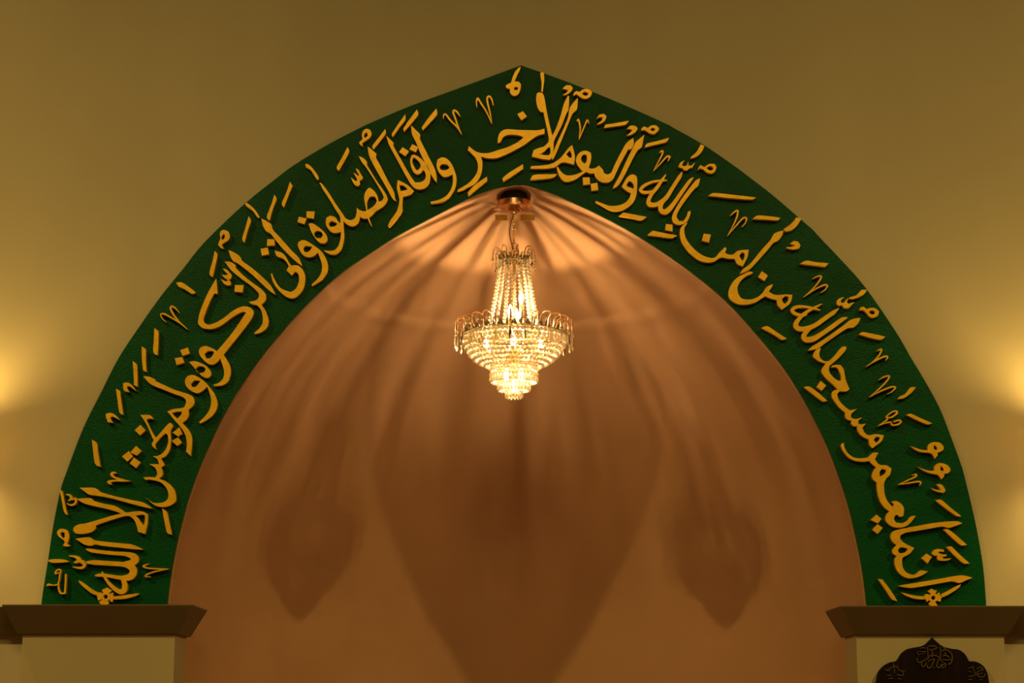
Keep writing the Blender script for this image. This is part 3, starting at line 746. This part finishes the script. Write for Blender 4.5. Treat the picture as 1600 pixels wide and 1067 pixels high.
for k in range(6):
    a = k * math.pi / 3 + 0.3
    add_tube(bm, [(0.006 * math.cos(a), 0.006 * math.sin(a), zc0 - 0.03), (R_TOP * 0.7 * math.cos(a), R_TOP * 0.7 * math.sin(a), Z_TOP + 0.012), (R_TOP * math.cos(a), R_TOP * math.sin(a), Z_TOP)], 0.0025, 5)
obj('crown_spider', bm, M_BRASS, ch, True)
bm = bmesh.new()
for k in range(6):
    a = k * math.pi / 3 + 0.3
    add_tube(bm, [(0.006 * math.cos(a), 0.006 * math.sin(a), cz(530)), (0.08 * math.cos(a), 0.08 * math.sin(a), cz(528)), (0.165 * math.cos(a), 0.165 * math.sin(a), cz(521))], 0.003, 5)
for r, v in ((0.165, 522), (R_BOWL * 0.98, 526), (0.093, 571)):
    add_tube(bm, [(r * math.cos(2 * math.pi * i / 40), r * math.sin(2 * math.pi * i / 40), cz(v)) for i in range(40)], 0.0028, 5, True)
obj('basket_frame', bm, M_BRASS, ch, True)

# curled arms with a prism drop: (crown above, rim below)
def curl(name, r0, z0, r1, ztop, zend, rad, n, drop, phase):
    pts = []
    for i in range(15):
        t = i / 14
        if t < 0.4:
            u = t / 0.4
            pts.append((r0 + (r1 - r0) * 0.10 * u, 0, z0 + (ztop - 0.018 - z0) * u))
        else:
            u = (t - 0.4) / 0.6
            cxr = r0 + (r1 - r0) * 0.10
            mid = (cxr + r1) / 2
            ang = math.pi * (1 - u)
            pts.append((mid + (r1 - cxr) / 2 * math.cos(ang), 0, ztop - 0.018 + 0.018 * math.sin(ang)))
    pts.append((r1 + 0.001, 0, zend))
    bm = bmesh.new()
    add_tube(bm, pts, rad, 6)
    first = obj(name, bm, M_COPPER, ch, True)
    bm = bmesh.new()
    add_bead(bm, (r1 + 0.001, 0, zend - 0.008), 0.0065, 0.0065, 8)
    zt = zend - 0.016
    L = drop
    prof = [(0, zt), (0.0028, zt - 0.002), (0.0062, zt - L * 0.62), (0.0048, zt - L * 0.85), (0, zt - L)]
    add_lathe(bm, prof, 6, (r1 + 0.001, 0))
    drop0 = obj('prism_drop', bm, M_CRYSTAL, first)
    bm = bmesh.new()
    bx = r0 + (r1 - r0) * 0.55
    add_tube(bm, [(bx, 0, ztop - 0.003), (bx, 0, ztop - 0.030)], 0.0008, 4)
    add_bead(bm, (bx, 0, ztop - 0.030), 0.0075, 0.0075, 8)
    bead0 = obj('hanging_bead', bm, M_CRYSTAL, first)
    for k in range(n):
        if k == 0:
            o = first
        else:
            o = first.copy(); COL.objects.link(o); o.parent = ch
            for src in (drop0, bead0):
                c = src.copy(); COL.objects.link(c); c.parent = o
        o.rotation_euler = (0, 0, phase + 2 * math.pi * k / n)
curl('crown_arm', R_TOP * 0.95, Z_TOP, 0.086, cz(388), cz(405), 0.0022, 8, 0.030, 0.2)
curl('rim_arm', 0.170, cz(520), R_ARM + 0.006, cz(499), cz(522), 0.0027, 26, 0.052, 0.06)

# strands of beads from the crown down to the rim
NS = 16
prof = []
for i in range(19):
    t = i / 18
    prof.append((R_TOP + (R_LOW + 0.006 - R_TOP) * (0.55 * t + 0.45 * t ** 2.6) + 0.006, Z_TOP - 0.004 + (Z_LOW + 0.004 - Z_TOP) * t))
bm = bmesh.new()
for i, (r, z) in enumerate(prof):
    s = 0.0074 if i not in (0, 18) else 0.006
    add_bead(bm, (r, 0, z), s, s * 0.95, 8, (i % 3) * 0.3)
add_tube(bm, [(r, 0, z) for r, z in prof], 0.0007, 4)
st = obj('bead_strand', bm, M_CRYSTAL, ch)
for k in range(1, NS):
    o = st.copy(); COL.objects.link(o); o.parent = ch
    o.rotation_euler = (0, 0, 2 * math.pi * k / NS + 0.04)
# bowl: rows of beads, drawn in towards the bottom
rows_ = [(81, 527, .0088), (81.5, 534, .0092), (79, 541, .0092), (75, 548, .0090), (70, 555, .0088), (63, 561.5, .0085), (55, 567, .0080), (46, 571.5, .0075)]
def bead_row(name, r, z, s, sz, step=2.2):
    n = max(8, int(2 * math.pi * r / (s * step)))
    ph = rnd.random()
    bm = bmesh.new()
    for k in range(n):
        a = 2 * math.pi * (k + ph) / n
        add_bead(bm, (r * math.cos(a), r * math.sin(a), z), s, sz, 8, rnd.random())
    add_tube(bm, [(r * math.cos(2 * math.pi * i / 32), r * math.sin(2 * math.pi * i / 32), z) for i in range(32)], 0.0009, 4, True)
    obj(name, bm, M_CRYSTAL, ch)
for r, v, s in rows_:
    bead_row('bowl_bead_row', r * K, cz(v), s, s)
# three tiers of hanging prisms below the bowl
def tier(r, vtop, rows, step):
    """rows of short hanging drops on a hoop"""
    z = cz(vtop)
    bm = bmesh.new()
    add_tube(bm, [(r * math.cos(2 * math.pi * i / 32), r * math.sin(2 * math.pi * i / 32), z + 0.004) for i in range(32)], 0.0022, 5, True)
    obj('tier_hoop', bm, M_BRASS, ch, True)
    for q in range(rows):
        last = q == rows - 1
        bead_row('tier_bead_row', r, z - 0.008 - q * step, 0.0072 if not last else 0.0068, 0.0085 if not last else 0.014, 2.1)
tier(36.5 * K, 575, 3, 0.0205)
tier(24.5 * K, 596, 2, 0.0200)
tier(12.5 * K, 608, 2, 0.0190)

# candles: four in the bead cone, six in the bowl, one in the lowest tier
def candle(x, y, zb, hs, parent, glow, rb=0.0115):
    bm = bmesh.new()
    add_lathe(bm, [(0.010, zb), (0.0085, zb + 0.004), (0.0085, zb + hs), (0, zb + hs)], 12, (x, y))
    s = obj('candle_sleeve', bm, M_SLEEVE, parent, True)
    bm = bmesh.new()
    z0 = zb + hs
    add_lathe(bm, [(0.0, z0), (0.006, z0), (0.009, z0 + 0.010), (rb, z0 + 0.022), (0.009, z0 + 0.036), (0.004, z0 + 0.050), (0, z0 + 0.058)], 14, (x, y))
    b = obj('bulb', bm, M_BULB, s, True)
    bm = bmesh.new()
    add_lathe(bm, [(0, z0 + 0.010), (0.0030, z0 + 0.014), (0.0034, z0 + 0.024), (0.0022, z0 + 0.036), (0, z0 + 0.040)], 8, (x, y))
    f = obj('filament', bm, glow, s, True)
    return s
candle(-0.014, -0.044, cz(512), 0.030, ch, M_FIL_CONE)
candle(0.030, -0.030, cz(500), 0.060, ch, M_FIL_CONE)
candle(0.010, 0.046, cz(512), 0.034, ch, M_FIL_CONE)
core = candle(0.0, 0.006, cz(572), 0.024, ch, M_FIL_CORE)
bm = bmesh.new()                                             # unseen cup, added so the middle bulb lights only upward
zc = cz(572) + 0.024
add_lathe(bm, [(0.007, zc - 0.004), (0.020, zc), (0.030, zc + 0.018), (0.033, zc + 0.044), (0.0315, zc + 0.044), (0.0285, zc + 0.018), (0.019, zc + 0.002), (0.007, zc - 0.002)], 24, (0.0, 0.006))
obj('core_light_baffle', bm, M_BRASS, ch)
for k in range(6):
    a = k * math.pi / 3 + 0.5
    candle(0.125 * math.cos(a), 0.125 * math.sin(a), cz(556), 0.014, ch, M_FIL_BOWL)
candle(0, 0, cz(616), 0.006, ch, M_FIL_LOW)
candle(0.03, 0.0, cz(599), 0.006, ch, M_FIL_LOW)
candle(-0.03, 0.0, cz(599), 0.006, ch, M_FIL_LOW)

# ------------------------------------------------------------------ plaque on the right pilaster
PY = PF - 0.022
base = on_wall(1457, 1150, PY)
pq = thing('wall_plaque', 'dark scalloped wooden plaque with small gilt calligraphy on the right pilaster', 'plaque', (base.x, PF, base.z))
pl_px = [(1457,996),(1463,1002),(1472,1009),(1484,1013),(1498,1015),(1508,1022),(1514,1033),(1526,1034),(1537,1041),(1543,1052),(1545,1064),(1548,1080),(1548,1150),(1366,1150),(1366,1080),(1370,1064),(1372,1052),(1379,1042),(1390,1035),(1402,1032),(1408,1022),(1418,1014),(1432,1011),(1444,1008),(1452,1001)]
def p2(px, y):
    return [Vector((q.x, q.z)) for q in (on_wall(u, v, y) for u, v in px)]
bm = solid_from_loops([[smooth_loop(p2(pl_px, PY), 3)]], 0.022)
bmesh.ops.translate(bm, verts=bm.verts, vec=Vector((0, PY, 0)) - pq.location)
obj('board', bm, M_PLAQUE, pq)
INK = {
 'central_inscription': [
  'Q S 590 300 8 600 340 10 640 330 8 690 320 8', 'Q S 580 380 8 600 440 10 660 420 9 720 385 8 740 360 8', 'Q S 730 235 9 790 232 10 830 255 9 790 275 9 735 285 8',
  'Q S 715 240 8 718 330 8 720 400 7', 'Q S 770 290 8 772 380 8', 'Q S 640 440 9 640 480 9 670 490 9 700 440 9', 'Q S 705 470 9 720 510 10 760 490 9 780 440 9 800 400 9 760 405 8 720 430 8',
  'Q S 730 360 9 800 350 10 860 380 10 840 430 9 830 490 10 860 505 10 885 460 10', 'Q S 880 490 10 930 450 11 935 485 11 890 510 10', 'Q S 865 240 8 880 290 9 940 270 9 900 250 8',
  'Q S 920 280 9 980 300 10 1015 340 11 1020 400 11 1000 445 11 970 465 11', 'Q S 900 360 9 950 355 9 985 375 9', 'Q S 900 400 9 950 410 10 1010 400 11', 'Q S 875 300 8 872 400 8 905 435 9',
  'Q S 910 310 8 935 320 8 930 345 8 905 340 8', 'Q S 620 265 8 650 255 8 690 262 8', 'Q S 600 300 7 650 305 7 690 300 7', 'Q S 785 510 9 800 500 9'],
 'left_inscription': [
  'Q S 175 530 7 230 525 8 290 490 8 350 488 8', 'Q S 285 450 7 300 520 8 300 570 8', 'Q S 200 545 7 250 540 7', 'Q S 330 500 7 370 540 8 430 545 8', 'Q S 330 590 8 390 605 8 415 580 8 400 555 8',
  'Q S 205 605 8 260 600 8', 'Q S 225 640 9 280 638 9', 'Q S 340 640 9 385 645 9'],
 'right_inscription': [
  'Q S 1225 510 7 1270 500 8 1290 485 7', 'Q S 1280 500 8 1300 550 8 1305 600 8 1220 615 8', 'Q S 1330 520 9 1370 500 9 1410 530 9 1360 545 8 1330 580 9 1360 620 10 1420 615 10 1430 580 9',
  'Q S 1345 590 8 1400 570 8', 'Q S 1225 655 9 1270 652 9', 'Q S 1360 655 7 1400 655 7', 'Q S 1225 550 7 1260 560 7'],
}
for nm, strokes in INK.items():
    o = cutout(nm, strokes, pq, Vector(pq.location), PY - 0.004, 0.004, M_PLAQUE_GOLD)

# ------------------------------------------------------------------ wall sconces just beyond the frame on both sides
def sconce(side, label):
    p = on_wall(800, 690, 0)
    x = side * 2.21
    t = thing('wall_sconce', label, 'wall lamp', (x, 0, p.z))
    bm = bmesh.new()
    add_box(bm, (-0.03, -0.012, -0.07), (0.03, 0.0, 0.07))
    obj('back_plate', bm, M_BRASS, t)
    bm = bmesh.new()
    add_tube(bm, [(0, -0.01, 0.0), (0, -0.135, 0.0)], 0.008, 8)
    obj('bracket', bm, M_BRASS, t, True)
    bm = bmesh.new()
    add_lathe(bm, [(0.052, -0.039), (0.055, 0.0), (0.058, 0.045), (0.055, 0.045), (0.052, 0.0), (0.049, -0.039), (0.052, -0.039)], 28, (0, -0.19))
    for k in range(3):
        a = k * 2 * math.pi / 3
        add_tube(bm, [(0.051 * math.cos(a), -0.19 + 0.051 * math.sin(a), -0.020), (0, -0.19, -0.018)], 0.002, 5)
    obj('lamp_shade', bm, M_SHADE, t)
    bm = bmesh.new()
    add_lathe(bm, [(0, -0.016), (0.008, -0.014), (0.017, 0.004), (0.017, 0.016), (0.009, 0.028), (0, 0.032)], 16, (0, -0.19))
    obj('bulb', bm, M_BULB_SCONCE, t, True)
sconce(-1, 'brass wall lamp with cup shade on the cream wall left of the green arch')
sconce(1, 'brass wall lamp with cup shade on the cream wall right of the green arch')
